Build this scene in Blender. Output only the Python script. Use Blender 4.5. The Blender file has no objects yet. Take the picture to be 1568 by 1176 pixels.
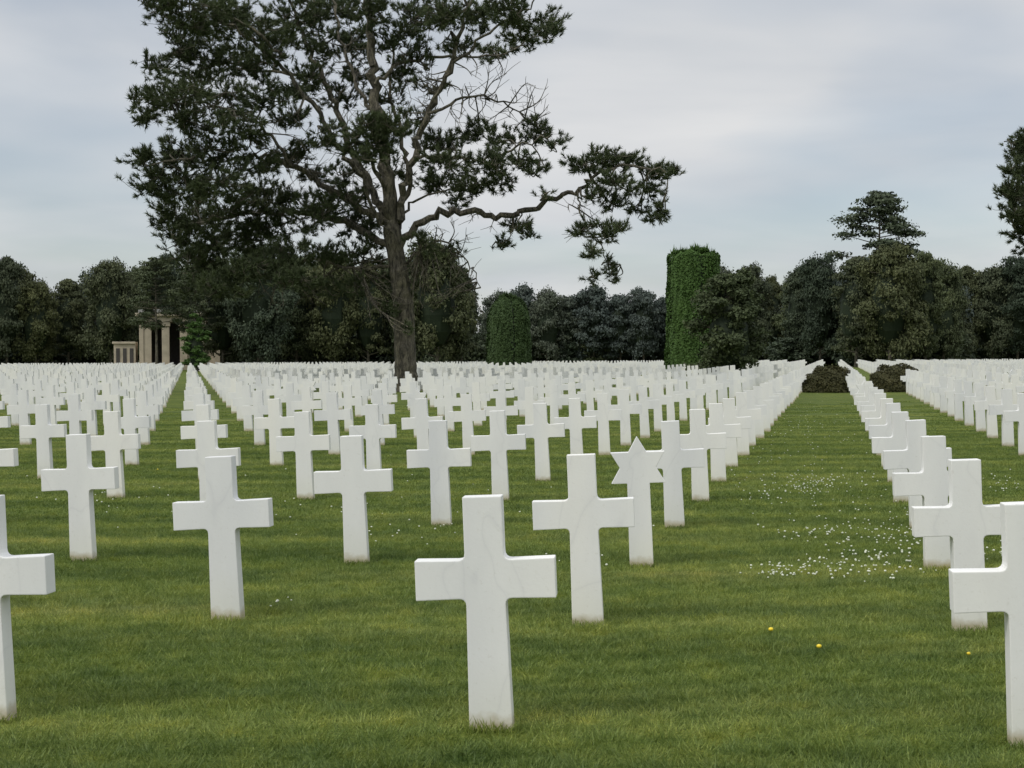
import bpy, math, random
import numpy as np
from mathutils import Vector
rng = np.random.default_rng(7)
random.seed(7)
S = bpy.context.scene
COL = S.collection
F = 2174.0; CX = 784.0; HZ = 545.0; H = 1.73

def P(px, py, d):
    """position (X,Z) of an image pixel back-projected to distance d"""
    return (px-CX)*d/F, (HZ-py)*d/F + H

# ---------------------------------------------------------------- mesh helper
class Geo:
    def __init__(s): s.V=[]; s.F=[]; s.M=[]; s.n=0
    def add(s, V, Fc, m=0):
        V=np.asarray(V,float); Fc=np.asarray(Fc,int)
        s.V.append(V); s.F.append(Fc+s.n); s.M.append(np.full(len(Fc),m)); s.n+=len(V)
    def mesh(s, name, mats, smooth=False):
        me=bpy.data.meshes.new(name)
        V=np.concatenate(s.V); me.vertices.add(len(V)); me.vertices.foreach_set('co',V.ravel())
        li=np.concatenate([f.ravel() for f in s.F])
        tot=np.concatenate([np.full(len(f),f.shape[1]) for f in s.F])
        st=np.concatenate([[0],np.cumsum(tot)[:-1]])
        me.loops.add(len(li)); me.loops.foreach_set('vertex_index',li.astype(np.int32))
        me.polygons.add(len(tot)); me.polygons.foreach_set('loop_start',st.astype(np.int32))
        me.polygons.foreach_set('material_index',np.concatenate(s.M).astype(np.int32))
        me.polygons.foreach_set('use_smooth',np.full(len(tot),smooth))
        me.update(calc_edges=True); me.validate()
        for m in mats: me.materials.append(m)
        return me

def obj(name, me, loc=(0,0,0), rot=(0,0,0), scl=(1,1,1), parent=None):
    o=bpy.data.objects.new(name, me); o.location=loc; o.rotation_euler=rot; o.scale=scl
    COL.objects.link(o)
    if parent: o.parent=parent
    return o

def norm(a): return a/(np.linalg.norm(a,axis=-1,keepdims=True)+1e-9)

def tube(g, pts, rad, n=6, m=0):
    pts=np.asarray(pts,float); k=len(pts)
    t=norm(np.gradient(pts,axis=0))
    ref=np.array([0.31,0.95,0.05]); 
    u=norm(np.cross(t,ref)); v=np.cross(t,u)
    a=np.linspace(0,2*np.pi,n,endpoint=False)
    V=(pts[:,None]+np.asarray(rad)[:,None,None]*(np.cos(a)[None,:,None]*u[:,None]+np.sin(a)[None,:,None]*v[:,None])).reshape(-1,3)
    i=np.arange(k-1)[:,None]*n; j=np.arange(n)[None]; j2=(j+1)%n
    Fc=np.stack([i+j,i+j2,i+n+j2,i+n+j],-1).reshape(-1,4)
    g.add(V,Fc,m)

def spline(pts, k=5):
    pts=np.asarray(pts,float); n=len(pts)
    if n<3: 
        return np.array([pts[0]+(pts[-1]-pts[0])*t for t in np.linspace(0,1,k)])
    out=[]
    Pp=np.vstack([2*pts[0]-pts[1],pts,2*pts[-1]-pts[-2]])
    for i in range(n-1):
        p0,p1,p2,p3=Pp[i:i+4]
        for t in np.linspace(0,1,k,endpoint=False):
            out.append(.5*((2*p1)+(-p0+p2)*t+(2*p0-5*p1+4*p2-p3)*t*t+(-p0+3*p1-3*p2+p3)*t**3))
    out.append(pts[-1]); return np.array(out)

def leaves(g, C, N, size, m=0, asp=.55):
    n=len(C); r=norm(rng.normal(size=(n,3))); N=norm(N)
    u=norm(np.cross(N,r)); v=np.cross(N,u)
    s=(size*rng.uniform(.6,1.3,n))[:,None]
    V=np.stack([C+u*s, C+v*s*asp, C-u*s, C-v*s*asp],1).reshape(-1,3)
    g.add(V,np.arange(4*n).reshape(-1,4),m)

def sph(nu=10,nv=7):
    V=[];Fc=[]
    for i in range(nv+1):
        for j in range(nu):
            t=math.pi*i/nv;p=2*math.pi*j/nu
            V.append((math.sin(t)*math.cos(p),math.sin(t)*math.sin(p),math.cos(t)))
    for i in range(nv):
        for j in range(nu):
            Fc.append((i*nu+j,(i+1)*nu+j,(i+1)*nu+(j+1)%nu,i*nu+(j+1)%nu))
    return np.array(V),np.array(Fc)
SV,SF=sph()

# ---------------------------------------------------------------- materials
class NT:
    def __init__(s,name):
        s.mat=bpy.data.materials.new(name); s.mat.use_nodes=True; s.t=s.mat.node_tree
        s.b=s.t.nodes['Principled BSDF']; s.out=s.t.nodes['Material Output']
    def n(s,ty,**kw):
        nd=s.t.nodes.new(ty)
        for k,v in kw.items(): setattr(nd,k,v)
        return nd
    def l(s,a,b): s.t.links.new(a,b)
    def noise(s,vec,scale,detail=3,rough=.55,dist=0):
        nd=s.n('ShaderNodeTexNoise'); nd.inputs['Scale'].default_value=scale; nd.inputs['Detail'].default_value=detail
        nd.inputs['Roughness'].default_value=rough; nd.inputs['Distortion'].default_value=dist
        s.l(vec,nd.inputs['Vector']); return nd.outputs['Fac']
    def ramp(s,fac,stops):
        r=s.n('ShaderNodeValToRGB'); e=r.color_ramp.elements
        while len(e)<len(stops): e.new(.5)
        for x,(p,c) in zip(e,stops):
            x.position=p; x.color=(*c,1) if len(c)==3 else c
        s.l(fac,r.inputs['Fac']); return r.outputs['Color']
    def mix(s,f,a,b,mode='MIX'):
        m=s.n('ShaderNodeMix',data_type='RGBA',blend_type=mode)
        for sock,v in ((m.inputs[0],f),(m.inputs[6],a),(m.inputs[7],b)):
            if hasattr(v,'is_linked'): s.l(v,sock)
            elif isinstance(v,(int,float)): sock.default_value=v
            else: sock.default_value=(*v,1)
        return m.outputs[2]
    def math(s,op,a,b=0.0):
        m=s.n('ShaderNodeMath',operation=op)
        for sock,v in ((m.inputs[0],a),(m.inputs[1],b)):
            if hasattr(v,'is_linked'): s.l(v,sock)
            else: sock.default_value=v
        return m.outputs[0]
    def pos(s): return s.n('ShaderNodeNewGeometry').outputs['Position']
    def mapv(s,vec,scale,rot=0):
        m=s.n('ShaderNodeMapping'); m.inputs['Scale'].default_value=scale; m.inputs['Rotation'].default_value=(0,0,rot); s.l(vec,m.inputs['Vector']); return m.outputs[0]
    def bump(s,h,st,dist):
        b=s.n('ShaderNodeBump'); b.inputs['Strength'].default_value=st; b.inputs['Distance'].default_value=dist
        s.l(h,b.inputs['Height']); s.l(b.outputs[0],s.b.inputs['Normal'])

def leaf_mat(name, dark, mid, light, sc=1.2, transl=.0, pertree=False):
    k=NT(name); p=k.pos()
    a=k.noise(p,sc,4,.7); b=k.noise(p,sc*9,2,.6)
    c=k.ramp(a,[(.3,dark),(.5,mid),(.72,light)])
    c2=k.mix(.5,c,k.ramp(b,[(.3,dark),(.7,light)]))
    if pertree:
        oi=k.n('ShaderNodeObjectInfo').outputs['Random']
        c2=k.mix(1,c2,k.ramp(oi,[(0,(.62,.68,.74)),(.3,(.95,.97,1.08)),(.6,(1.12,1.06,.86)),(.8,(.78,.82,.95)),(1,(1.3,1.22,.98))]),'MULTIPLY')
    k.l(c2,k.b.inputs['Base Color']); k.b.inputs['Roughness'].default_value=.7
    k.b.inputs['Specular IOR Level'].default_value=.2
    if transl>0:
        t=k.n('ShaderNodeBsdfTranslucent'); k.l(c2,t.inputs['Color'])
        mx=k.n('ShaderNodeMixShader'); mx.inputs[0].default_value=transl
        k.l(k.b.outputs[0],mx.inputs[1]); k.l(t.outputs[0],mx.inputs[2]); k.l(mx.outputs[0],k.out.inputs['Surface'])
    return k.mat

M_needle=leaf_mat('pine_needles',(.032,.045,.022),(.055,.074,.032),(.100,.122,.050),.6,.12)
M_for=[leaf_mat('forest_foliage_a',(.034,.048,.029),(.056,.075,.041),(.088,.106,.055),.35,0,True),
       leaf_mat('forest_foliage_b',(.040,.052,.028),(.066,.080,.038),(.105,.114,.052),.35,0,True),
       leaf_mat('forest_foliage_hazed',(.054,.068,.058),(.074,.092,.072),(.100,.118,.084),.3,0,True)]  # last one: paler, bluish leaf colour has the distance haze mixed in
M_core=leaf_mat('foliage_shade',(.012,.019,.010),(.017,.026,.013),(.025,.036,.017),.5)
M_hedge=leaf_mat('yew_hedge',(.035,.07,.016),(.058,.11,.024),(.09,.16,.038),1.2,.1)
M_hedged=leaf_mat('yew_hedge_dark',(.028,.050,.016),(.044,.075,.023),(.062,.10,.032),1.0,.1)
M_shrub=leaf_mat('shrub_foliage',(.03,.034,.014),(.055,.056,.022),(.09,.08,.03),1.6,.1)

def bark():
    k=NT('pine_bark'); p=k.mapv(k.pos(),(1,1,.3))
    a=k.noise(p,7,5,.75); b=k.noise(k.pos(),1.2,2)
    c=k.mix(b,k.ramp(a,[(.36,(.022,.019,.016)),(.5,(.088,.076,.065)),(.66,(.20,.178,.155))]),k.ramp(a,[(.38,(.024,.024,.014)),(.62,(.17,.155,.085))]))
    k.l(c,k.b.inputs['Base Color']); k.b.inputs['Roughness'].default_value=.95; k.bump(a,1,.15); return k.mat
M_bark=bark()

def marble():
    k=NT('white_marble'); p=k.pos()
    oi=k.n('ShaderNodeObjectInfo').outputs['Random']
    cmb=k.n('ShaderNodeCombineXYZ'); k.l(k.math('MULTIPLY',oi,40),cmb.inputs[2]); k.l(k.math('MULTIPLY',oi,17),cmb.inputs[0])
    va=k.n('ShaderNodeVectorMath',operation='ADD'); k.l(p,va.inputs[0]); k.l(cmb.outputs[0],va.inputs[1])
    q=va.outputs[0]
    tone=k.ramp(k.noise(k.mapv(p,(1,1,.05)),.75,2,.8),[(.3,(.65,.655,.655)),(.5,(.77,.765,.735)),(.72,(.83,.81,.74))])
    w=k.noise(k.mapv(q,(1,1,.6)),1.1,3,.5,.6)
    v=k.math('ABSOLUTE',k.math('SUBTRACT',w,.47))
    vein=k.ramp(v,[(0,(.93,.93,.94)),(.004,(.975,.975,.975)),(.014,(1,1,1))])
    cloud=k.ramp(k.noise(k.mapv(q,(1,1,.35)),5,5,.65),[(.3,(.945,.945,.95)),(.65,(1,1,1))])
    grime=k.ramp(k.noise(q,38,3,.7),[(.60,(1,1,1)),(.8,(.88,.87,.84))])
    c=k.mix(1,k.mix(1,tone,vein,'MULTIPLY'),cloud,'MULTIPLY'); c=k.mix(1,c,grime,'MULTIPLY')
    sx=k.n('ShaderNodeSeparateXYZ'); k.l(p,sx.inputs[0])
    st=k.math('SUBTRACT',k.math('ADD',sx.outputs[2],k.math('MULTIPLY',k.noise(p,14,4),.09)),.045)
    f=k.ramp(st,[(0.03,(1,1,1)),(.09,(0,0,0))])
    c=k.mix(f,c,(.46,.41,.30))
    low=k.ramp(sx.outputs[2],[(0.0,(.93,.93,.87)),(.35,(1,1,1))]); c=k.mix(1,c,low,'MULTIPLY')
    k.l(c,k.b.inputs['Base Color']); k.b.inputs['Roughness'].default_value=.6
    k.b.inputs['Specular IOR Level'].default_value=.25
    k.bump(k.noise(q,60,3),.15,.004); return k.mat
M_marble=marble()

def grass_color(k,gain,fine):
    p=k.pos()
    st=k.mapv(p,(.22,1.0,1))
    a=k.noise(st,.7,4,.65); b=k.noise(p,3.2,4,.65); c=k.noise(p,fine,2,.7)
    g=lambda *c: tuple(x*gain for x in c)
    big=k.ramp(a,[(.3,g(.080,.120,.024)),(.48,g(.112,.154,.033)),(.6,g(.152,.192,.045)),(.75,g(.21,.225,.066))])
    md=k.ramp(b,[(.3,(.66,.74,.78)),(.5,(1,1,1)),(.7,(1.36,1.2,1.05))])
    fn=k.ramp(c,[(.25,(.45,.52,.45)),(.5,(1,1,1)),(.75,(2.0,1.7,1.9))])
    # faint mower stripes running along the rows
    sy=k.n('ShaderNodeSeparateXYZ'); k.l(k.mapv(p,(1,1,1),.09),sy.inputs[0])
    wob=k.math('MULTIPLY',k.noise(p,.5,2),1.6)
    mow=k.math('SINE',k.math('ADD',k.math('MULTIPLY',sy.outputs[1],4.95),wob))
    ms=k.ramp(k.math('ADD',k.math('MULTIPLY',mow,.5),.5),[(.2,(.88,.90,.92)),(.8,(1.10,1.08,1.06))])
    return k.mix(1,k.mix(1,k.mix(1,big,md,'MULTIPLY'),fn,'MULTIPLY'),ms,'MULTIPLY'), a,b,c
def ground_mat():
    k=NT('lawn'); col,a,b,c=grass_color(k,.86,45); p=k.pos()
    d=k.noise(p,18,4,.75)
    col=k.mix(1,col,k.ramp(d,[(.3,(.58,.62,.56)),(.7,(1.08,1.05,1))]),'MULTIPLY')
    k.l(col,k.b.inputs['Base Color']); k.b.inputs['Roughness'].default_value=.9
    k.b.inputs['Specular IOR Level'].default_value=.1
    k.bump(k.math('ADD',d,c),.5,.03); return k.mat
M_ground=ground_mat()
def blade_mat():
    k=NT('grass_blades'); col,a,b,c=grass_color(k,1.38,75)
    k.l(col,k.b.inputs['Base Color']); k.b.inputs['Roughness'].default_value=.55
    k.b.inputs['Specular IOR Level'].default_value=.3
    t=k.n('ShaderNodeBsdfTranslucent'); k.l(col,t.inputs['Color'])
    mx=k.n('ShaderNodeMixShader'); mx.inputs[0].default_value=.35
    k.l(k.b.outputs[0],mx.inputs[1]); k.l(t.outputs[0],mx.inputs[2]); k.l(mx.outputs[0],k.out.inputs['Surface']); return k.mat
M_blade=blade_mat()
def plain(name,c,r=.8,sc=3,var=.2):
    k=NT(name); a=k.noise(k.pos(),sc,4,.6)
    k.l(k.ramp(a,[(.3,tuple(x*(1-var) for x in c)),(.7,tuple(min(1,x*(1+var)) for x in c))]),k.b.inputs['Base Color'])
    k.b.inputs['Roughness'].default_value=r; return k.mat
M_stone=plain('limestone',(.42,.36,.27),.85,.8,.18)
M_shade=plain('shadowed_interior',(.06,.055,.05),.9)  # near-black colour painted in for the shade of the building's openings
M_white=plain('clover_petals',(.60,.62,.50)); M_yel=plain('buttercup_petals',(.75,.55,.02),.5)
M_gable=plain('zinc_roof',(.25,.25,.24))

# ---------------------------------------------------------------- ground
g=Geo(); R=3000
g.add([(-R,-R,0),(R,-R,0),(R,R,0),(-R,R,0)],[(0,1,2,3)])
obj('ground_lawn',g.mesh('ground_lawn',[M_ground]))

# ---------------------------------------------------------------- headstones
def fillet(c,a,b,r,n=4):
    c=np.array(c,float);a=norm(np.array(a)-c);b=norm(np.array(b)-c)
    p0=c+a*r;p1=c+b*r
    return [tuple((1-t)**2*p0+2*t*(1-t)*c+t*t*p1) for t in np.linspace(0,1,n)]
def cross_outline(n=4):
    hb=.102;ht=.089;hm=.091
    z1,z2,zt=.605,.782,1.075; ax=.325; d=.004
    L=[(-hb,-.08)]
    def corner(c,a,b): return fillet(c,a,b,.034,n) if n>1 else [c]
    L+=corner((-hm,z1),(-hb,0),(-ax,z1-d))
    L+=[(-ax,z1-d),(-ax,z2+d)]
    L+=corner((-hm,z2),(-ax,z2+d),(-ht,zt))
    L+=[(-ht-.002,zt)]
    return L+[(-x,z) for x,z in reversed(L)]
def star_outline():
    c=.815;R=.255;s=.092;a=R*.866;b=R*.5;i=R*.2887
    L=[(-s-.006,-.08),(-s,c-b),(-a,c-b),(-i*2,c),(-a,c+b),(-i,c+b),(0,c+R)]
    return L+[(-x,z) for x,z in reversed(L[:-1])]
import bmesh
TH=.1
def solid(name,outline,bev):
    bm=bmesh.new()
    vs=[bm.verts.new((x,-TH/2,z)) for x,z in outline]
    f=bm.faces.new(vs); r=bmesh.ops.extrude_face_region(bm,geom=[f])
    for e in r['geom']:
        if isinstance(e,bmesh.types.BMVert): e.co.y+=TH
    bmesh.ops.recalc_face_normals(bm,faces=bm.faces)
    if bev:
        es=[e for e in bm.edges if e.calc_face_angle(0)>.5]
        bmesh.ops.bevel(bm,geom=es,offset=bev,segments=2,affect='EDGES',profile=.6)
    me=bpy.data.meshes.new(name); bm.to_mesh(me); bm.free(); me.materials.append(M_marble); return me
ME_cross=solid('cross_headstone',cross_outline(5),.005)
ME_star=solid('star_of_david_headstone',star_outline(),.004)

LEAN=-.036
A=np.array([-.094,6.56]); v1=np.array([.577,2.54]); r1=np.array([2.36,-.217])
ANG=math.atan2(-.217,2.36)
TREE_D=70.; TX,_=P(622,0,TREE_D)
excl=[(TX,TREE_D,1.3),(14.0,110,3.4),(14.6,94,3.0),(-.4,150,3.2),(14.45,65,.95),(17.6,65.6,1.7),(14.4,66.5,1.0)]
o4=cross_outline(1); n4=len(o4)
fV=np.array([(x,-TH/2,z) for x,z in o4]+[(x,TH/2,z) for x,z in o4])
sideF=np.array([(i,(i+1)%n4,n4+(i+1)%n4,n4+i) for i in range(n4)])
capF=np.array([(0,11,10,1),(1,10,7,4),(4,7,6,5),(1,4,3,2),(10,9,8,7)])
g=Geo()
starset={(2,0),(9,-3),(7,3),(14,-6),(12,1),(19,-9),(16,-2),(23,4),(27,-12)}
sV=np.array([(x,-TH/2,z) for x,z in star_outline()]+[(x,TH/2,z) for x,z in star_outline()]); ns=len(sV)//2
sideS=np.array([(i,(i+1)%ns,ns+(i+1)%ns,ns+i) for i in range(ns)])
near_pos=[]
adj={(0,-1):(-.045,0),(0,1):(.03,-.10),(0,0):(-.01,0),(1,1):(.01,-.04)}
for i in range(0,76):
    for j in range(-60,60):
        p=A+i*v1+j*r1
        if abs(p[0])>p[1]*.44+9 or p[1]>192: continue
        if any((p[0]-a)**2+(p[1]-b)**2<c*c for a,b,c in excl): continue
        sg=.004 if p[1]<12 else .018
        p=p+rng.normal(0,sg,2); ang=ANG+rng.normal(0,.02); dz=rng.normal(0,.010); tl=rng.normal(0,.008)
        if (i,j) in adj: p=p+np.array(adj[(i,j)])
        if p[1]<24 and abs(p[0])<p[1]*.40+.8:
            st=(i,j) in starset; near_pos.append(p)
            obj('star_of_david_headstone' if st else 'cross_headstone',ME_star if st else ME_cross,(p[0],p[1],dz),(tl,LEAN+rng.normal(0,.005),ang))
        else:
            c,s=math.cos(ang),math.sin(ang)
            star=(i,j) in starset or rng.random()<.012
            V=(sV if star else fV); k=LEAN+rng.normal(0,.010)
            lx=V[:,0]+V[:,2]*k; lz=V[:,2]-V[:,0]*k
            W=np.stack([lx*c-V[:,1]*s+p[0],lx*s+V[:,1]*c+p[1],lz+dz],1)
            if star:
                g.add(W,sideS); b=g.n-len(W); m=ns
                for off in (0,m):
                    for arr in ([[0,m-1,m-2,1]],[[1,3,5,7,9,m-2]],[[1,2,3],[3,4,5],[5,6,7],[7,8,9],[9,10,11]]):
                        q=np.array(arr)+off+b; g.F.append(q); g.M.append(np.zeros(len(q)))
            else:
                g.add(W,np.concatenate([sideF,capF,capF[:,::-1]+n4]))
obj('cross_headstone_rows',g.mesh('cross_headstone_rows',[M_marble]))

# ---------------------------------------------------------------- grass
def patch(name,n,w,h):
    g=Geo(); T=2*np.pi
    c=np.stack([rng.uniform(-.5,.5,n),rng.uniform(-.5,.5,n),np.zeros(n)],1)
    x,y=c[:,0],c[:,1]; ph=rng.uniform(0,6,6)
    cl=.5+.2*np.sin(T*(5*x+3*y)+ph[0])+.2*np.sin(T*(-4*x+7*y)+ph[1])+.15*np.sin(T*(9*x-2*y)+ph[2])
    a=rng.uniform(0,T,n); s=np.stack([np.cos(a),np.sin(a),0*a],1)*(w*rng.uniform(.5,1.3,n)/2)[:,None]
    lean=rng.normal(0,.5,(n,2))+.5*np.stack([np.sin(T*(3*x+y)+ph[3]),np.sin(T*(x-4*y)+ph[4])],1)
    L=h*rng.uniform(.4,1.2,n)*(.6+.8*np.clip(cl,0,1.1))
    tip=c+np.stack([lean[:,0]*L,lean[:,1]*L,L],1)
    g.add(np.stack([c+s,c-s,tip],1).reshape(-1,3),np.arange(3*n).reshape(-1,3))
    return g.mesh(name,[M_blade])
near=[patch('grass_blades_near',5600,.006,.036) for _ in range(5)]
mid=[patch('grass_blades_mid',2700,.011,.032) for _ in range(3)]
far=[patch('grass_blades_far',900,.018,.028) for _ in range(2)]
GR=bpy.data.objects.new('lawn_grass',None); COL.objects.link(GR)
for yy in range(4,52):
    xm=yy*.40+1.5
    for xx in range(int(-xm)-1,int(xm)+2):
        if yy<15: me=random.choice(near)
        elif yy<30+random.uniform(-3,3): me=random.choice(mid)
        elif random.random()<(54-yy)/20: me=random.choice(far)
        else: continue
        obj('grass_patch',me,(xx,yy+.5,0),(0,0,random.choice([0,1,2,3])*math.pi/2),(1,1,1),GR)
g=Geo()
def tufts(x,y,n,r,h):
    c=np.stack([x+rng.normal(0,r,n),y+rng.normal(0,r*.5,n),np.zeros(n)],1)
    a=rng.uniform(0,2*np.pi,n); s=np.stack([np.cos(a),np.sin(a),0*a],1)*.004
    L=h*rng.uniform(.5,1.2,n); l=rng.normal(0,.5,(n,2))
    g.add(np.stack([c+s,c-s,c+np.stack([l[:,0]*L,l[:,1]*L,L],1)],1).reshape(-1,3),np.arange(3*n).reshape(-1,3))
for px,py in [(300,940),(280,945),(410,935),(90,1045),(1170,995),(1495,975),(905,965),(753,1116),(338,953),(1250,1150),(1320,1160),(600,1170)]:
    d=F*H/(py-HZ); x=(px-CX)*d/F
    tufts(x,d-.08,90,.09,.07)
for i in range(900):
    y=rng.uniform(5.5,20); tufts(rng.uniform(-.4,.4)*y,y,18,.05,.055)
for x,y in near_pos:
    for k in range(6): tufts(x-.1+.04*k,y-.07,14,.012,.05)
obj('tall_grass_tufts',g.mesh('tall_grass_tufts',[M_blade]),parent=GR)
def flowers(name,pts,mat,r):
    g=Geo()
    for x,y in pts:
        h=rng.uniform(.022,.045); s=r*rng.uniform(.6,1.25)
        g.add(SV[:]*np.array([s,s,s*.75])+np.array([x,y,h]),SF,0)
        tube(g,[(x,y,0),(x,y,h)],[.0015,.0015],3,1)
    obj(name,g.mesh(name,[mat,M_blade]))
pts=[]
def clus(cx,cy,rx,ry,n):
    for _ in range(n):
        px=cx+rng.normal()*rx; py=cy+rng.normal()*ry
        d=F*H/(py-HZ); pts.append(((px-CX)*d/F,d))
clus(1270,880,65,7,70);clus(1340,855,50,12,70);clus(1210,880,45,7,35);clus(1370,825,40,10,60);clus(1250,822,35,5,40)
clus(1240,745,50,8,110);clus(1180,765,40,10,40);clus(1330,800,70,25,60);clus(1200,700,70,25,80);clus(1520,850,20,12,15);clus(660,815,90,14,20);clus(420,930,20,6,5);clus(600,760,200,30,50);clus(1530,745,20,8,25);clus(200,740,120,30,30);clus(1250,650,30,20,80);clus(900,860,80,20,8)
flowers('white_clover_flowers',pts,M_white,.0092)
pts=[]
for px,py in [(1254,1003),(1484,1016),(1180,975),(240,720)]:
    d=F*H/(py-HZ); pts.append(((px-CX)*d/F,d))
flowers('buttercup_flowers',pts,M_yel,.013)

# ---------------------------------------------------------------- open pine trees
def tuftset(g,Pt,D,L=.28,w=.05,k=24,m=1):
    n=len(Pt)
    Pt=np.repeat(Pt,k,0);D=np.repeat(norm(D),k,0)
    N=norm(D*.9+rng.normal(0,.62,(n*k,3))+np.array([0,0,.2]))
    b=Pt-D*rng.uniform(0,.26,(n*k,1)); l=L*rng.uniform(.6,1.05,(n*k,1))
    s=norm(np.cross(N,rng.normal(size=(n*k,3))))*w/2
    g.add(np.stack([b+s,b-s,b+N*l],1).reshape(-1,3),np.arange(3*n*k).reshape(-1,3),m)

def pine(name,bx,by,d,limbs,clumps,dens=1.0,bare=(),tl=.28):
    g=Geo(); x0,_=P(bx,0,d); sc=F/d
    def loc(px,py,y):  # local coordinates of an image pixel back-projected to depth offset y
        X,Z=P(px,py,d+y); return np.array([X-x0,y,Z])
    nodes=[];nr=[]
    for L in limbs:
        pp=L['p']; dy0=L.get('y0',0); dy1=L.get('y',0); r0,r1_=L['r']
        n=len(pp)
        q=[loc(px,py,dy0+(dy1-dy0)*(k/(n-1))**1.1) for k,(px,py) in enumerate(pp)]
        if abs(pp[0][1]-by)<1: q[0][2]=-.2
        q=spline(q,6); 
        if L.get('wig',1): 
            wv=rng.normal(0,.09,q.shape); wv[0]=0; wv*=min(1,r0/.2+.3)
            q=q+wv
        rr=np.linspace(r0,r1_,len(q))*rng.uniform(.93,1.07,len(q))
        if not L.get('wig',1): rr[0]*=1.25; rr[1]*=1.1
        tube(g,q,rr,12 if r0>.25 else 7,0)
        if not L.get('nonode'): nodes.append(q[len(q)//4:]); nr.append(rr[len(q)//4:])
    nodes=np.concatenate(nodes); nr=np.concatenate(nr)
    TP=[];TD=[]
    for cl in clumps:
        cx,cy,rx,ry=cl[:4]; m=cl[4] if len(cl)>4 else 1.0
        c=loc(cx,cy,0)
        dd=np.abs(nodes-c)*np.array([1,.0,1.0]); di=np.argmin(np.linalg.norm(dd,axis=1)+rng.uniform(0,.6,len(nodes)))
        st=nodes[di]; cyy=st[1]+rng.normal(0,1.4)
        if len(cl)>5: cyy=cl[5]
        c=loc(cx,cy,cyy)
        R=np.array([rx/sc*1.0,max(.8,rx/sc*.85),ry/sc*1.22])
        mid=(st+c)/2+rng.normal(0,.25,3)+np.array([0,0,-.15])
        br=spline([st,mid,c],5); rb=min(nr[di]*.7,.07)
        tube(g,br,np.linspace(rb,.035,len(br)),5,0)
        out=norm(c-st)
        ns=max(3,int(5*m*rx/40))
        subs=[]
        for s in range(ns):
            e=c+rng.uniform(-.75,.75,3)*R+out*R*.25
            b0=br[rng.integers(len(br)//2,len(br))]
            sb=spline([b0,(b0+e)/2+rng.normal(0,.12,3)-np.array([0,0,.08]),e],4)
            tube(g,sb,np.linspace(.035,.018,len(sb)),4,0); subs.append(sb)
        subs=np.concatenate(subs)
        n=int(dens*m*rx*ry*.052*(31/sc)**2)+6
        u=norm(rng.normal(size=(n,3)))*(rng.uniform(0,1,(n,1))**.42)
        p=c+u*R
        pad=p[rng.integers(0,n,max(4,n//6))]
        pi=rng.integers(0,len(pad),n)
        p=np.where(rng.random((n,1))<.72, pad[pi]+rng.normal(0,1,(n,3))*np.array([.26,.26,.15]), p)
        for q in p:
            k=np.argmin(np.linalg.norm(subs-q,axis=1)); b=subs[k]
            if rng.random()<.6:
                tube(g,[b,(b+q)/2+np.array([0,0,-.06]),q],[.015,.012,.010],3,0)
            D=norm(q-b)+np.array([0,0,.55])+out*.3
            TP.append(q);TD.append(D)
    for (xa,ya,xb,yb,nb) in bare:
        for _ in range(nb):
            px=rng.uniform(xa,xb);py=rng.uniform(ya,yb)
            e=loc(px,py,0)
            di=np.argmin(np.linalg.norm((nodes-e)*np.array([1,0,1]),axis=1)+rng.uniform(0,1.2,len(nodes)))
            st=nodes[di]; e=loc(px,py,st[1]+rng.normal(0,.8))
            mid=(st+e)/2+rng.normal(0,.2,3)
            q=spline([st,mid,e],5)
            tube(g,q,np.linspace(.038,.012,len(q)),4,0)
            for _k in range(4):
                b=q[rng.integers(3,len(q))]; ee=b+norm(e-st)*rng.uniform(.2,.6)+rng.normal(0,.35,3)
                tube(g,[b,(b+ee)/2+rng.normal(0,.04,3),ee],[.016,.013,.009],3,0)
    TP=np.array(TP);TD=np.array(TD)
    tuftset(g,TP,TD,tl,.040,32,1)
    return obj(name,g.mesh(name,[M_bark,M_needle]),(x0,d,0))

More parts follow.
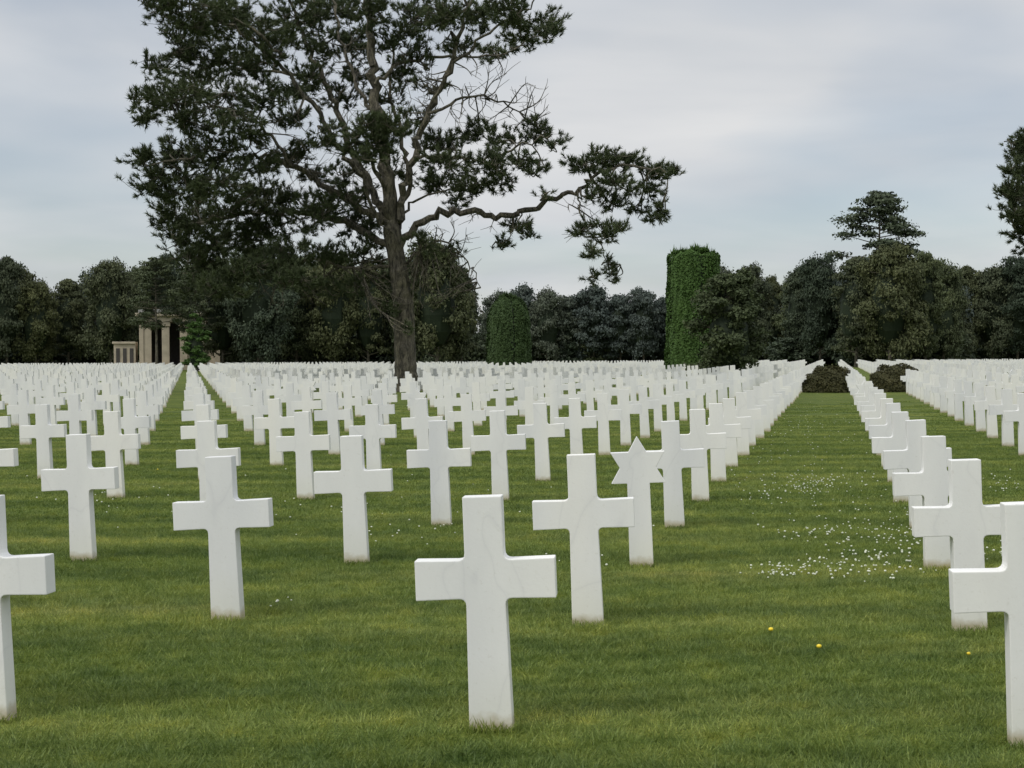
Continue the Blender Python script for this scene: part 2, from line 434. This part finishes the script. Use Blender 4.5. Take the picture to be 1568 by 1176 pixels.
limbs=[
 dict(p=[(622,599),(621,560),(619,500),(616,450),(609,400),(600,345)],r=(.60,.42),wig=0,nonode=1),
 dict(p=[(600,350),(592,270),(583,190),(576,120),(570,50),(562,-60)],r=(.36,.14),y=.5),
 dict(p=[(604,360),(618,300),(640,230),(660,165),(690,110),(712,40),(730,-40)],r=(.22,.07),y=-1.5),
 dict(p=[(600,350),(575,295),(545,240),(520,180),(500,120),(470,60),(440,-20)],r=(.22,.07),y=2.5),
 dict(p=[(598,345),(560,318),(500,285),(450,255),(400,240),(330,240),(255,245)],r=(.2,.05),y=-2.5),
 dict(p=[(560,270),(520,225),(480,160),(430,100),(390,60),(330,25)],r=(.15,.05),y=-3.5,y0=-.5),
 dict(p=[(600,375),(540,345),(470,325),(400,325),(330,335),(265,345)],r=(.2,.05),y=3),
 dict(p=[(610,385),(650,338),(700,325),(750,330),(800,326),(850,306),(885,290),(910,268),(955,256),(1000,262),(1030,262)],r=(.2,.035),y=-3),
 dict(p=[(636,240),(690,242),(750,245),(800,225),(845,205)],r=(.10,.03),y=-3,y0=-.8),
 dict(p=[(657,175),(720,150),(780,162),(830,205)],r=(.08,.02),y=1,y0=-1.2),
 dict(p=[(582,190),(545,125),(525,60),(510,-10)],r=(.12,.05),y=2),
 dict(p=[(577,130),(620,95),(690,88),(760,85),(835,55)],r=(.10,.03),y=2.5),
 dict(p=[(660,165),(700,100),(750,50),(800,20),(830,-10)],r=(.09,.03),y=-3,y0=-1),
 dict(p=[(450,255),(400,190),(330,160),(240,155)],r=(.09,.03),y=-4.5,y0=-1.8),
 dict(p=[(500,120),(420,110),(340,95),(255,85)],r=(.09,.03),y=4.5,y0=2),
 dict(p=[(440,90),(380,40),(310,10),(245,0)],r=(.08,.03),y=-5,y0=-3),
 dict(p=[(609,405),(550,412),(480,398),(420,415),(350,410)],r=(.10,.03),y=-3),
 dict(p=[(608,395),(560,400),(500,420),(450,470)],r=(.07,.02),y=1.5,nonode=1),
 dict(p=[(612,420),(640,385),(680,370),(715,400),(735,440)],r=(.07,.02),y=-2),
 dict(p=[(885,291),(893,335),(925,385),(940,425)],r=(.045,.015),y=-3,y0=-2.7),
 dict(p=[(800,326),(790,345),(775,372)],r=(.04,.015),y=-2,y0=-2.2),
 dict(p=[(592,290),(570,240),(585,215)],r=(.12,.04),y=-4.5),
 dict(p=[(400,325),(370,360),(310,385)],r=(.06,.02),y=4,y0=2),
 dict(p=[(612,330),(650,300),(700,290),(740,295)],r=(.07,.02),y=3),
 dict(p=[(603,340),(628,270),(612,200),(600,140),(610,60)],r=(.14,.05),y=2),
 dict(p=[(600,345),(580,330),(555,270),(540,200)],r=(.12,.04),y=-2),
 dict(p=[(617,470),(632,440),(645,400),(640,370)],r=(.07,.02),y=-1.2,nonode=1),
]
clumps=[(250,5,34,22,1.3),(300,25,60,30,1.4),(360,35,60,34,1.4),(277,65,40,24,1.3),(335,90,62,30,1.3),(240,102,26,20,1.1),(290,120,44,22,1.2),(395,95,45,30,1.2),
 (230,150,30,18,1.1),(280,152,50,24,1.3),(350,150,50,26,1.2),(228,180,26,14),(300,190,48,20,1.1),(410,150,38,24),(365,185,36,18),
 (222,238,26,18,1.2),(275,235,48,26,1.3),(340,228,48,24,1.2),(390,210,32,20),(232,275,28,20,1.2),(285,280,54,28,1.4),(345,280,50,28,1.3),(400,250,30,20,1),
 (256,318,32,26,1.3),(305,330,54,28,1.4),(365,325,50,26,1.2),(278,362,36,24,1.4),(335,370,52,26,1.5),(315,405,48,24,1.5),(385,365,50,28,1.3),(290,393,30,18,1.2),
 (405,290,42,24,1.1),(440,300,30,20),(430,240,30,20),(450,180,34,20),(425,60,46,30,1.3),(460,25,52,30,1.4),(515,12,55,26,1.4),(500,70,40,26,1.2),(480,115,38,22,1.1),
 (455,145,30,18),(590,195,52,22,1.7,-4.6),(570,225,44,22,1.6,-4.6),(548,60,36,30,1.3),(570,15,46,24,1.3),(615,60,40,24,1.1),(645,25,48,26,1.3),(612,110,32,18),
 (525,150,34,20),(500,205,30,20),(600,150,32,16),(545,110,30,20),(470,220,30,16,.8),(480,270,34,16,.8),(530,265,30,16,.8),(520,305,40,26,1.1),(475,325,42,24,1.2),(430,345,46,24,1.2),(440,385,46,20,1.3),(550,345,42,22,1.1),(505,385,46,20,1.3),(560,300,28,18),
 (400,405,54,22,1.5),(350,430,50,22,1.5),(560,385,40,18),(640,90,34,16),(450,425,40,18,1.2),(310,440,36,18,1.2),(500,440,40,16,.7),
 (680,25,38,22,1.2),(725,30,44,22,1.2),(775,15,42,22,1.2),(800,42,45,20,1.2),(840,50,28,18,1.1),(848,30,18,12),(700,72,36,16,1),(755,82,40,15,1),(800,72,28,12,.9),
 (655,130,26,11,.7),(610,255,26,16,.9),(655,215,30,16,1),(640,180,26,12,.8),
 (690,215,36,18,1.1),(735,202,36,17,1.2),(780,212,34,18,1.1),(825,203,34,17,1.2),(850,222,14,10),(690,252,42,20,1.2),(745,252,42,20,1.2),(800,245,32,16,1.1),(665,275,32,20,1.1),(720,285,42,18,1.2),(770,278,32,15,1.1),(700,308,28,10,.8),(825,262,18,10,.9),
 (800,355,22,14,1),(765,376,16,10),(780,345,14,9,.6),(840,296,12,7,.4),
 (885,252,24,13,1.2),(920,245,34,15,1.3),(960,248,36,15,1.3),(1005,262,32,14,1.4),(1035,258,12,10,1.2),(945,278,34,15,1.2),(990,295,30,15,1.1),(1012,325,24,14,1.2),(905,300,22,13),(940,315,24,14),(975,325,18,9),
 (895,350,20,14),(925,358,20,16,1.1),(948,345,14,12),(905,385,13,11),(933,400,11,12),(943,425,9,9),(915,425,8,8),
 (640,365,26,14,.7),(590,420,26,12,.6),(690,385,30,12,.5),(540,440,30,14,.6),(600,470,12,18,.5),(636,430,12,20,.5),(625,500,14,10,.4)]
bare=[(700,110,850,200,30),(620,110,760,180,18),(640,360,740,470,20),(640,330,760,360,8),(420,180,600,330,36),(560,380,680,500,26),(400,400,560,480,12),(280,150,480,340,40),(860,300,940,400,8),(500,60,680,160,22)]
pine('pine_tree',622,599,TREE_D,limbs,clumps,2.0,bare,.30)

d2=82.
l2=[dict(p=[(1650,592),(1650,500),(1645,400),(1640,300),(1635,200),(1630,120)],r=(.5,.12),wig=0),
 dict(p=[(1640,330),(1600,300),(1560,290),(1535,285)],r=(.14,.03),y=-2),
 dict(p=[(1640,260),(1600,240),(1560,225),(1540,220)],r=(.12,.03),y=1.5),
 dict(p=[(1645,400),(1610,370),(1575,360),(1550,365)],r=(.12,.03),y=-1),
 dict(p=[(1640,300),(1690,270),(1740,260)],r=(.14,.03),y=1),
 dict(p=[(1645,380),(1700,350),(1750,350)],r=(.14,.03),y=-2)]
c2=[(1562,222,20,14,1.5),(1552,240,16,12,1.3),(1590,215,35,20,1.4),(1562,262,30,16,1.4),(1600,255,35,20,1.3),(1552,296,24,18,1.5),(1590,300,35,20,1.4),(1554,328,24,16,1.5),
 (1564,355,24,18,1.5),(1600,345,35,22,1.4),(1575,382,18,12,1.2),(1612,380,30,18,1.2),(1575,280,30,20,1.3),(1575,320,30,20,1.3),(1580,235,30,20,1.3),(1640,180,40,22),(1640,230,45,22),(1640,130,30,20),(1700,230,45,22),(1740,270,40,22),(1700,300,45,22),(1740,340,40,22),(1690,360,40,20),(1640,290,40,20),(1660,330,40,20)]
pine('pine_tree',1650,592,d2,l2,c2,2.4,[],.30)

# ---------------------------------------------------------------- dense trees
def crown_tree(mname,hh,ww,seed,leafm,style='broad',nleaf=620,lsz=.30,low=.12):
    global rng
    keep=rng; rng=np.random.default_rng(seed)
    g=Geo()
    tube(g,spline([(0,0,-.3),(rng.normal(0,.15),rng.normal(0,.15),hh*.3),(rng.normal(0,.3),0,hh*.8)],4),np.linspace(.36,.1,9),7,0)
    nl={'broad':44,'pine':46,'tall':62}[style]
    for i in range(nl):
        t=(i+.5)/nl
        z=hh*(low+(1-low)*(t**.85))*.95
        if style=='broad': env=math.sqrt(max(.03,1-((t-.40)/.61)**2))
        elif style=='pine': env=(1-t)**.55*1.05+.12 if t>.3 else .75+t*.5
        else:
            z=hh*(.36+.60*t); env=1.05*(1-t)**.6+.06 if t>.12 else .6
        a=i*2.39996+rng.normal(0,.5); rad=ww/2*env*rng.uniform(.3,.95)
        c=np.array([math.cos(a)*rad,math.sin(a)*rad,z+rng.normal(0,.3)])
        rx=ww*.15*rng.uniform(.55,1.35)*(1 if style!='tall' else .72)
        ry=rx*rng.uniform(.7,1.2)
        rz=rx*{'broad':.66,'pine':.42,'tall':.42}[style]*rng.uniform(.75,1.3)
        n=int(nleaf*rng.uniform(.8,1.2)*(rx/(ww*.15))**1.3)
        u=norm(rng.normal(size=(n,3))); u[:,2]=np.where(rng.random(n)<.6,np.abs(u[:,2]),u[:,2])
        ph=rng.uniform(0,6,4)
        lump=1+.25*np.sin(u[:,0]*4+ph[0])*np.sin(u[:,1]*5+ph[1])+.16*np.sin(u[:,2]*6+u[:,0]*5+ph[2])
        rr=(rng.uniform(.45,1.22,(n,1)))*lump[:,None]
        leaves(g,c+u*rr*np.array([rx,ry,rz]),u+rng.normal(0,.8,(n,3))+np.array([0,0,.3]),lsz,1)
        tube(g,[(0,0,z-rx*.4),tuple(c)],[.10,.05],4,0)
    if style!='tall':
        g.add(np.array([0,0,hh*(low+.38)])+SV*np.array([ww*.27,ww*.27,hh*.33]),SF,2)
    rng=keep
    return g.mesh(mname,[M_bark,leafm,M_core])
V_broad=[crown_tree('tree_crown_broad',16,13,s,M_for[s%2],'broad',560,.25) for s in (1,2,3,4)]
V_pine=[crown_tree('tree_crown_pine',16,12,s,M_for[(s+1)%2],'pine',480,.24) for s in (11,12,13,14)]
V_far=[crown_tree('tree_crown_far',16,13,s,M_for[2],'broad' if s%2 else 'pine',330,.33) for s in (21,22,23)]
V_tall=crown_tree('tall_pine_crown',27,15,31,M_for[0],'tall',400,.24)
V_under=crown_tree('undergrowth',6,10,41,M_for[0],'broad',180,.28,.02)

DT=bpy.data.objects.new('distant_trees',None); COL.objects.link(DT)
def place(px,ty,wpx,d,kind='b',parent=DT):
    x,z=P(px,ty,d); w=wpx*d/F
    me=random.choice({'b':V_broad,'p':V_pine,'f':V_far}[kind])
    return obj('tree',me,(x,d+random.uniform(-2,2),0),(0,0,random.uniform(0,6.28)),(w/12.5,w/12.5,z/16.2),parent)
front=[(-120,380,120,225,'b'),(-50,372,100,225,'b'),(5,380,75,225,'p'),(55,424,70,228,'b'),(108,418,75,235,'p'),(165,390,80,226,'b'),(212,400,60,236,'p'),(252,388,80,238,'b'),
 (300,388,90,222,'p'),(345,388,90,190,'p'),(400,376,100,186,'b'),(455,388,90,192,'p'),(510,380,95,188,'b'),(565,392,85,190,'p'),(615,398,90,195,'b'),(668,368,105,180,'b'),(706,400,66,182,'p'),
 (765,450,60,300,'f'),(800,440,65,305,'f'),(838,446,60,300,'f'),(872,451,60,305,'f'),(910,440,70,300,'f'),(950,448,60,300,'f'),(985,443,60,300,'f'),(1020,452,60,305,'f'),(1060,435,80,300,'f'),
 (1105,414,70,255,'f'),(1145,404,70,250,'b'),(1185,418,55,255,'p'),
 (1225,406,75,215,'p'),(1258,396,75,205,'b'),(1308,388,95,192,'p'),(1362,372,105,186,'b'),(1412,386,80,192,'p'),(1446,408,70,200,'b'),
 (1482,402,75,240,'p'),(1520,408,75,240,'b'),(1560,392,80,238,'p'),(1600,388,90,240,'b'),(1650,380,110,240,'b'),(1710,380,110,235,'p')]
for a in front: place(*a)
for a in front:
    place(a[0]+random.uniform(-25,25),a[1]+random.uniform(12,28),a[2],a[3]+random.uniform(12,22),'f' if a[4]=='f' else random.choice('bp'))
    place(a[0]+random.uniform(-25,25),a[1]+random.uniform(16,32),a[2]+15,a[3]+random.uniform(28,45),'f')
for px in range(-160,1740,38):
    d=random.uniform(300,325); x,_=P(px,0,d)
    obj('undergrowth',V_under,(x,d,0),(0,0,random.uniform(0,6)),(1,1,random.uniform(.9,1.3)),DT)
for a in front:
    for k in range(2):
        d=a[3]+random.uniform(10,18); x,_=P(a[0]+random.uniform(-40,40),0,d)
        obj('undergrowth',V_under,(x,d,0),(0,0,random.uniform(0,6)),(1,1,random.uniform(.7,1.1)),DT)
x,z=P(1346,293,222); obj('tall_pine_tree',V_tall,(x,222,0),(0,0,1),(1.2,1.2,z/26.6))
x,z=P(240,388,178); obj('tall_pine_tree',V_tall,(x,178,0),(0,0,2.4),(.58,.58,z/27.))
x,z=P(300,400,184); obj('tall_pine_tree',V_tall,(x,184,0),(0,0,4.4),(.58,.58,z/27.))

me=crown_tree('yew_tree',7.2,5.0,51,M_needle,'broad',620,.13,.02)
x,z=P(1116,420,94); obj('yew_tree',me,(x,94,0),(0,0,.4),(1,1,z/7.3))
me=crown_tree('conifer_tree',8,3.2,52,M_hedge,'broad',300,.14,.02)
x,z=P(300,482,172); obj('conifer_tree',me,(x,172,0),(0,0,0),(1,1,z/8.2))

# ---------------------------------------------------------------- clipped hedges
def hedge(name,px,d,wpx,ty,mat,depth=1.0,seed=0,top='flat',leaf=.085,n=26000):
    x0,h=P(px,ty,d); w=wpx*d/F; dp=w*depth
    g=Geo(); u=rng.uniform(0,2*np.pi,n); t=rng.uniform(0,1,n)
    def surf(u,t):
        e=.62
        c,s=np.cos(u),np.sin(u)
        sx=np.sign(c)*np.abs(c)**e; sy=np.sign(s)*np.abs(s)**e
        sh=(1-.10*t)
        if top=='flat': sh=sh*np.where(t>.97,1-.12*((t-.97)/.03)**2,1)
        else: sh=sh*np.where(t>.7,np.sqrt(np.maximum(.04,1-.75*((t-.7)/.3)**2)),1)
        rip=1+.02*np.sin(u*17+3*np.sin(t*6))+.02*np.sin(t*23+u*4)+.025*np.sin(u*7+t*9+seed)
        z=t*h+(.12*np.sin(u*3+seed)+.08*np.sin(u*9))*t
        return np.stack([sx*w/2*sh*rip,sy*dp/2*sh*rip,z],-1)
    C=surf(u,t); N=norm(C*np.array([1,1,0])+1e-6)+np.array([0,0,.25])
    leaves(g,C+norm(N)*rng.uniform(-.08,.14,(n,1)),N+rng.normal(0,.5,(n,3)),leaf,0)
    m=n//4; uu=rng.uniform(0,2*np.pi,m); rr=np.sqrt(rng.random(m))[:,None]
    T=surf(uu,np.ones(m)); T[:,:2]*=rr
    T[:,2]+=rng.uniform(-.1,.14,m)+.16*np.sin(T[:,0]*3.1+seed)+.14*np.sin(T[:,0]*7.3+T[:,1]*2)
    leaves(g,T,np.array([0,0,1.])+rng.normal(0,.6,(m,3)),leaf,0)
    m=900; k=rng.integers(0,len(T),m); B=T[k]; s=rng.normal(0,.03,(m,3)); tip=B+np.array([0,0,1])*rng.uniform(.1,.5,(m,1))+rng.normal(0,.08,(m,3))
    g.add(np.stack([B+s,B-s,tip],1).reshape(-1,3),np.arange(3*m).reshape(-1,3),0)
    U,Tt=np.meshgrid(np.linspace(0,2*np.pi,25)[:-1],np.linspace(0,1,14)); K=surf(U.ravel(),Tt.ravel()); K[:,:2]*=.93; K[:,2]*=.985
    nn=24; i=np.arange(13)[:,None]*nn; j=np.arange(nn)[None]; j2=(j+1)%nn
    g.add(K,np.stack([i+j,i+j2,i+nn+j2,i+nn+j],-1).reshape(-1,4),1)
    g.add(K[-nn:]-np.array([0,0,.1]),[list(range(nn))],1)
    return obj(name,g.mesh(name,[mat,M_core]),(x0,d,0),(0,0,.25))
hedge('clipped_hedge',1062,110,76,390,M_hedge,.95,1,'flat',.10,42000)
hedge('clipped_hedge',779,150,62,458,M_hedged,1,2,'round',.12,28000)
def dome(name,px,d,wpx,hh,seed):
    x0,_=P(px,0,d); w=wpx*d/F/2; g=Geo(); n=11000
    u=norm(rng.normal(size=(n,3))); u[:,2]=np.abs(u[:,2])
    lump=1+.08*np.sin(u[:,0]*6+seed)*np.sin(u[:,1]*5)+.05*np.sin(u[:,2]*12+u[:,0]*7)
    C=u*lump[:,None]*rng.uniform(.9,1.07,(n,1))*np.array([w,w*.85,hh])
    leaves(g,C,u+rng.normal(0,.6,(n,3)),.055,0)
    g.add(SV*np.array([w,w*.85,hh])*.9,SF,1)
    obj(name,g.mesh(name,[M_shrub,M_core]),(x0,d,0))
dome('rounded_shrub',1270,65,82,1.15,1); dome('rounded_shrub',1372,65.6,88,1.2,4)

# ---------------------------------------------------------------- memorial building
B=bpy.data.objects.new('memorial_building',None); COL.objects.link(B)
bd=197.; xb,_=P(255,0,bd); B.location=(xb,bd,0); B.rotation_euler=(0,0,.2)
def box(name,x0,x1,y0,y1,z0,z1,mat,bev=.03):
    bm=bmesh.new(); bmesh.ops.create_cube(bm,size=1)
    for v in bm.verts: v.co=Vector(((x0+x1)/2+v.co.x*(x1-x0),(y0+y1)/2+v.co.y*(y1-y0),(z0+z1)/2+v.co.z*(z1-z0)))
    if bev: bmesh.ops.bevel(bm,geom=bm.edges[:],offset=bev,segments=1,affect='EDGES')
    me=bpy.data.meshes.new(name); bm.to_mesh(me); bm.free(); me.materials.append(mat)
    return obj(name,me,parent=B)
box('plinth',-7,8,-3,5,0,.6,M_stone)
box('rear_wall',-2.7,7.3,3.4,4,.6,6.6,M_stone)
box('inner_shade',-2.6,7.2,3.2,3.39,.62,6.5,M_shade,0)
for k,xc in enumerate((-2.4,0,2.4,4.8,6.8)):
    box('pillar_%d'%k,xc-.5,xc+.5,-2.3,-1.3,.6,6.0,M_stone)
    box('capital_%d'%k,xc-.62,xc+.62,-2.42,-1.18,6.002,6.6,M_stone)
box('side_panel_wall',2.9,4.3,-2.0,-1.6,.6,6.0,M_stone)
box('side_panel_wall_end',5.3,6.3,-2.0,-1.6,.6,6.0,M_stone)
box('left_pier',-3.5,-2.92,-2.4,4,.6,6.6,M_stone)
box('architrave',-3.6,7.5,-2.5,4.2,6.602,7.4,M_stone)
box('cornice',-4.0,7.9,-2.9,4.6,7.402,7.8,M_stone)
box('roof',-3.6,7.5,-2.5,4.2,7.802,8.3,M_gable)
box('low_wing',-6.9,-4.02,-2,3,.602,3.6,M_stone)
box('wing_cornice',-7.1,-4.01,-2.2,3.2,3.602,3.9,M_stone)
for k in range(3): box('wing_niche_shade_%d'%k,-6.6+k*.9,-6.1+k*.9,-2.06,-2.02,1.0,3.0,M_shade,0)  # flat dark panels on the wall face, painted as the shade of niches

# ---------------------------------------------------------------- world
W=bpy.data.worlds.new("World"); S.world=W; W.use_nodes=True; t=W.node_tree
bg=t.nodes['Background']; bg.inputs['Strength'].default_value=.1
sx_,sy_,sz_=-.62,-.45,.85
el=math.atan2(sz_,math.hypot(sx_,sy_)); az=math.atan2(sx_,sy_)
def N(ty,**k):
    n=t.nodes.new(ty)
    for a,b in k.items(): setattr(n,a,b)
    return n
sky=N('ShaderNodeTexSky',sky_type='NISHITA',sun_disc=False); sky.sun_elevation=el; sky.sun_rotation=az
tc=N('ShaderNodeTexCoord'); sp=N('ShaderNodeSeparateXYZ'); t.links.new(tc.outputs['Generated'],sp.inputs[0])
def mth(op,a,b=0.):
    m=N('ShaderNodeMath',operation=op)
    for s,v in ((m.inputs[0],a),(m.inputs[1],b)):
        if hasattr(v,'is_linked'): t.links.new(v,s)
        else: s.default_value=v
    return m.outputs[0]
zz=mth('MAXIMUM',sp.outputs[2],0.); den=mth('ADD',zz,.16)
cb=N('ShaderNodeCombineXYZ'); t.links.new(mth('DIVIDE',sp.outputs[0],den),cb.inputs[0]); t.links.new(mth('DIVIDE',sp.outputs[1],den),cb.inputs[1])
nz=N('ShaderNodeTexNoise'); nz.inputs['Scale'].default_value=.5; nz.inputs['Detail'].default_value=4; nz.inputs['Roughness'].default_value=.5
t.links.new(cb.outputs[0],nz.inputs['Vector'])
rp=N('ShaderNodeValToRGB'); rp.color_ramp.elements[0].position=.40; rp.color_ramp.elements[0].color=(.42,.42,.42,1)
rp.color_ramp.elements[1].position=.56; rp.color_ramp.elements[1].color=(1,1,1,1); t.links.new(nz.outputs['Fac'],rp.inputs[0])
nz2=N('ShaderNodeTexNoise'); nz2.inputs['Scale'].default_value=.9; nz2.inputs['Detail'].default_value=5; nz2.inputs['Distortion'].default_value=.4
t.links.new(cb.outputs[0],nz2.inputs['Vector'])
cr=N('ShaderNodeValToRGB'); cr.color_ramp.elements[0].position=.35; cr.color_ramp.elements[0].color=(.57,.60,.64,1)
cr.color_ramp.elements[1].position=.65; cr.color_ramp.elements[1].color=(.76,.765,.77,1); t.links.new(nz2.outputs['Fac'],cr.inputs[0])
lum=mth('MULTIPLY',mth('ADD',1.,mth('MULTIPLY',mth('MAXIMUM',mth('SUBTRACT',zz,.25),0.),2.1)),10.)
vm=N('ShaderNodeVectorMath',operation='SCALE'); t.links.new(cr.outputs[0],vm.inputs[0]); t.links.new(lum,vm.inputs['Scale'])
mx=N('ShaderNodeMix',data_type='RGBA'); t.links.new(rp.outputs[0],mx.inputs[0]); t.links.new(sky.outputs[0],mx.inputs[6]); t.links.new(vm.outputs[0],mx.inputs[7])
t.links.new(mx.outputs[2],bg.inputs['Color'])
L=bpy.data.lights.new('sun','SUN'); L.energy=1.5; L.angle=math.radians(12); L.color=(1,.96,.9)
o=bpy.data.objects.new('sun',L); COL.objects.link(o)
o.rotation_euler=Vector((sx_,sy_,sz_)).to_track_quat('Z','Y').to_euler()

# ---------------------------------------------------------------- camera
cam=bpy.data.cameras.new('camera'); cam.sensor_width=36; cam.lens=F/1568*36; cam.clip_end=6000; cam.clip_start=.1
co=bpy.data.objects.new('camera',cam); COL.objects.link(co); co.location=(0,0,H)
co.rotation_euler=(math.radians(90)-math.atan(43/F),math.radians(.25),0)
S.camera=co
S.view_settings.view_transform='Standard'; S.view_settings.look='None'; S.view_settings.exposure=0
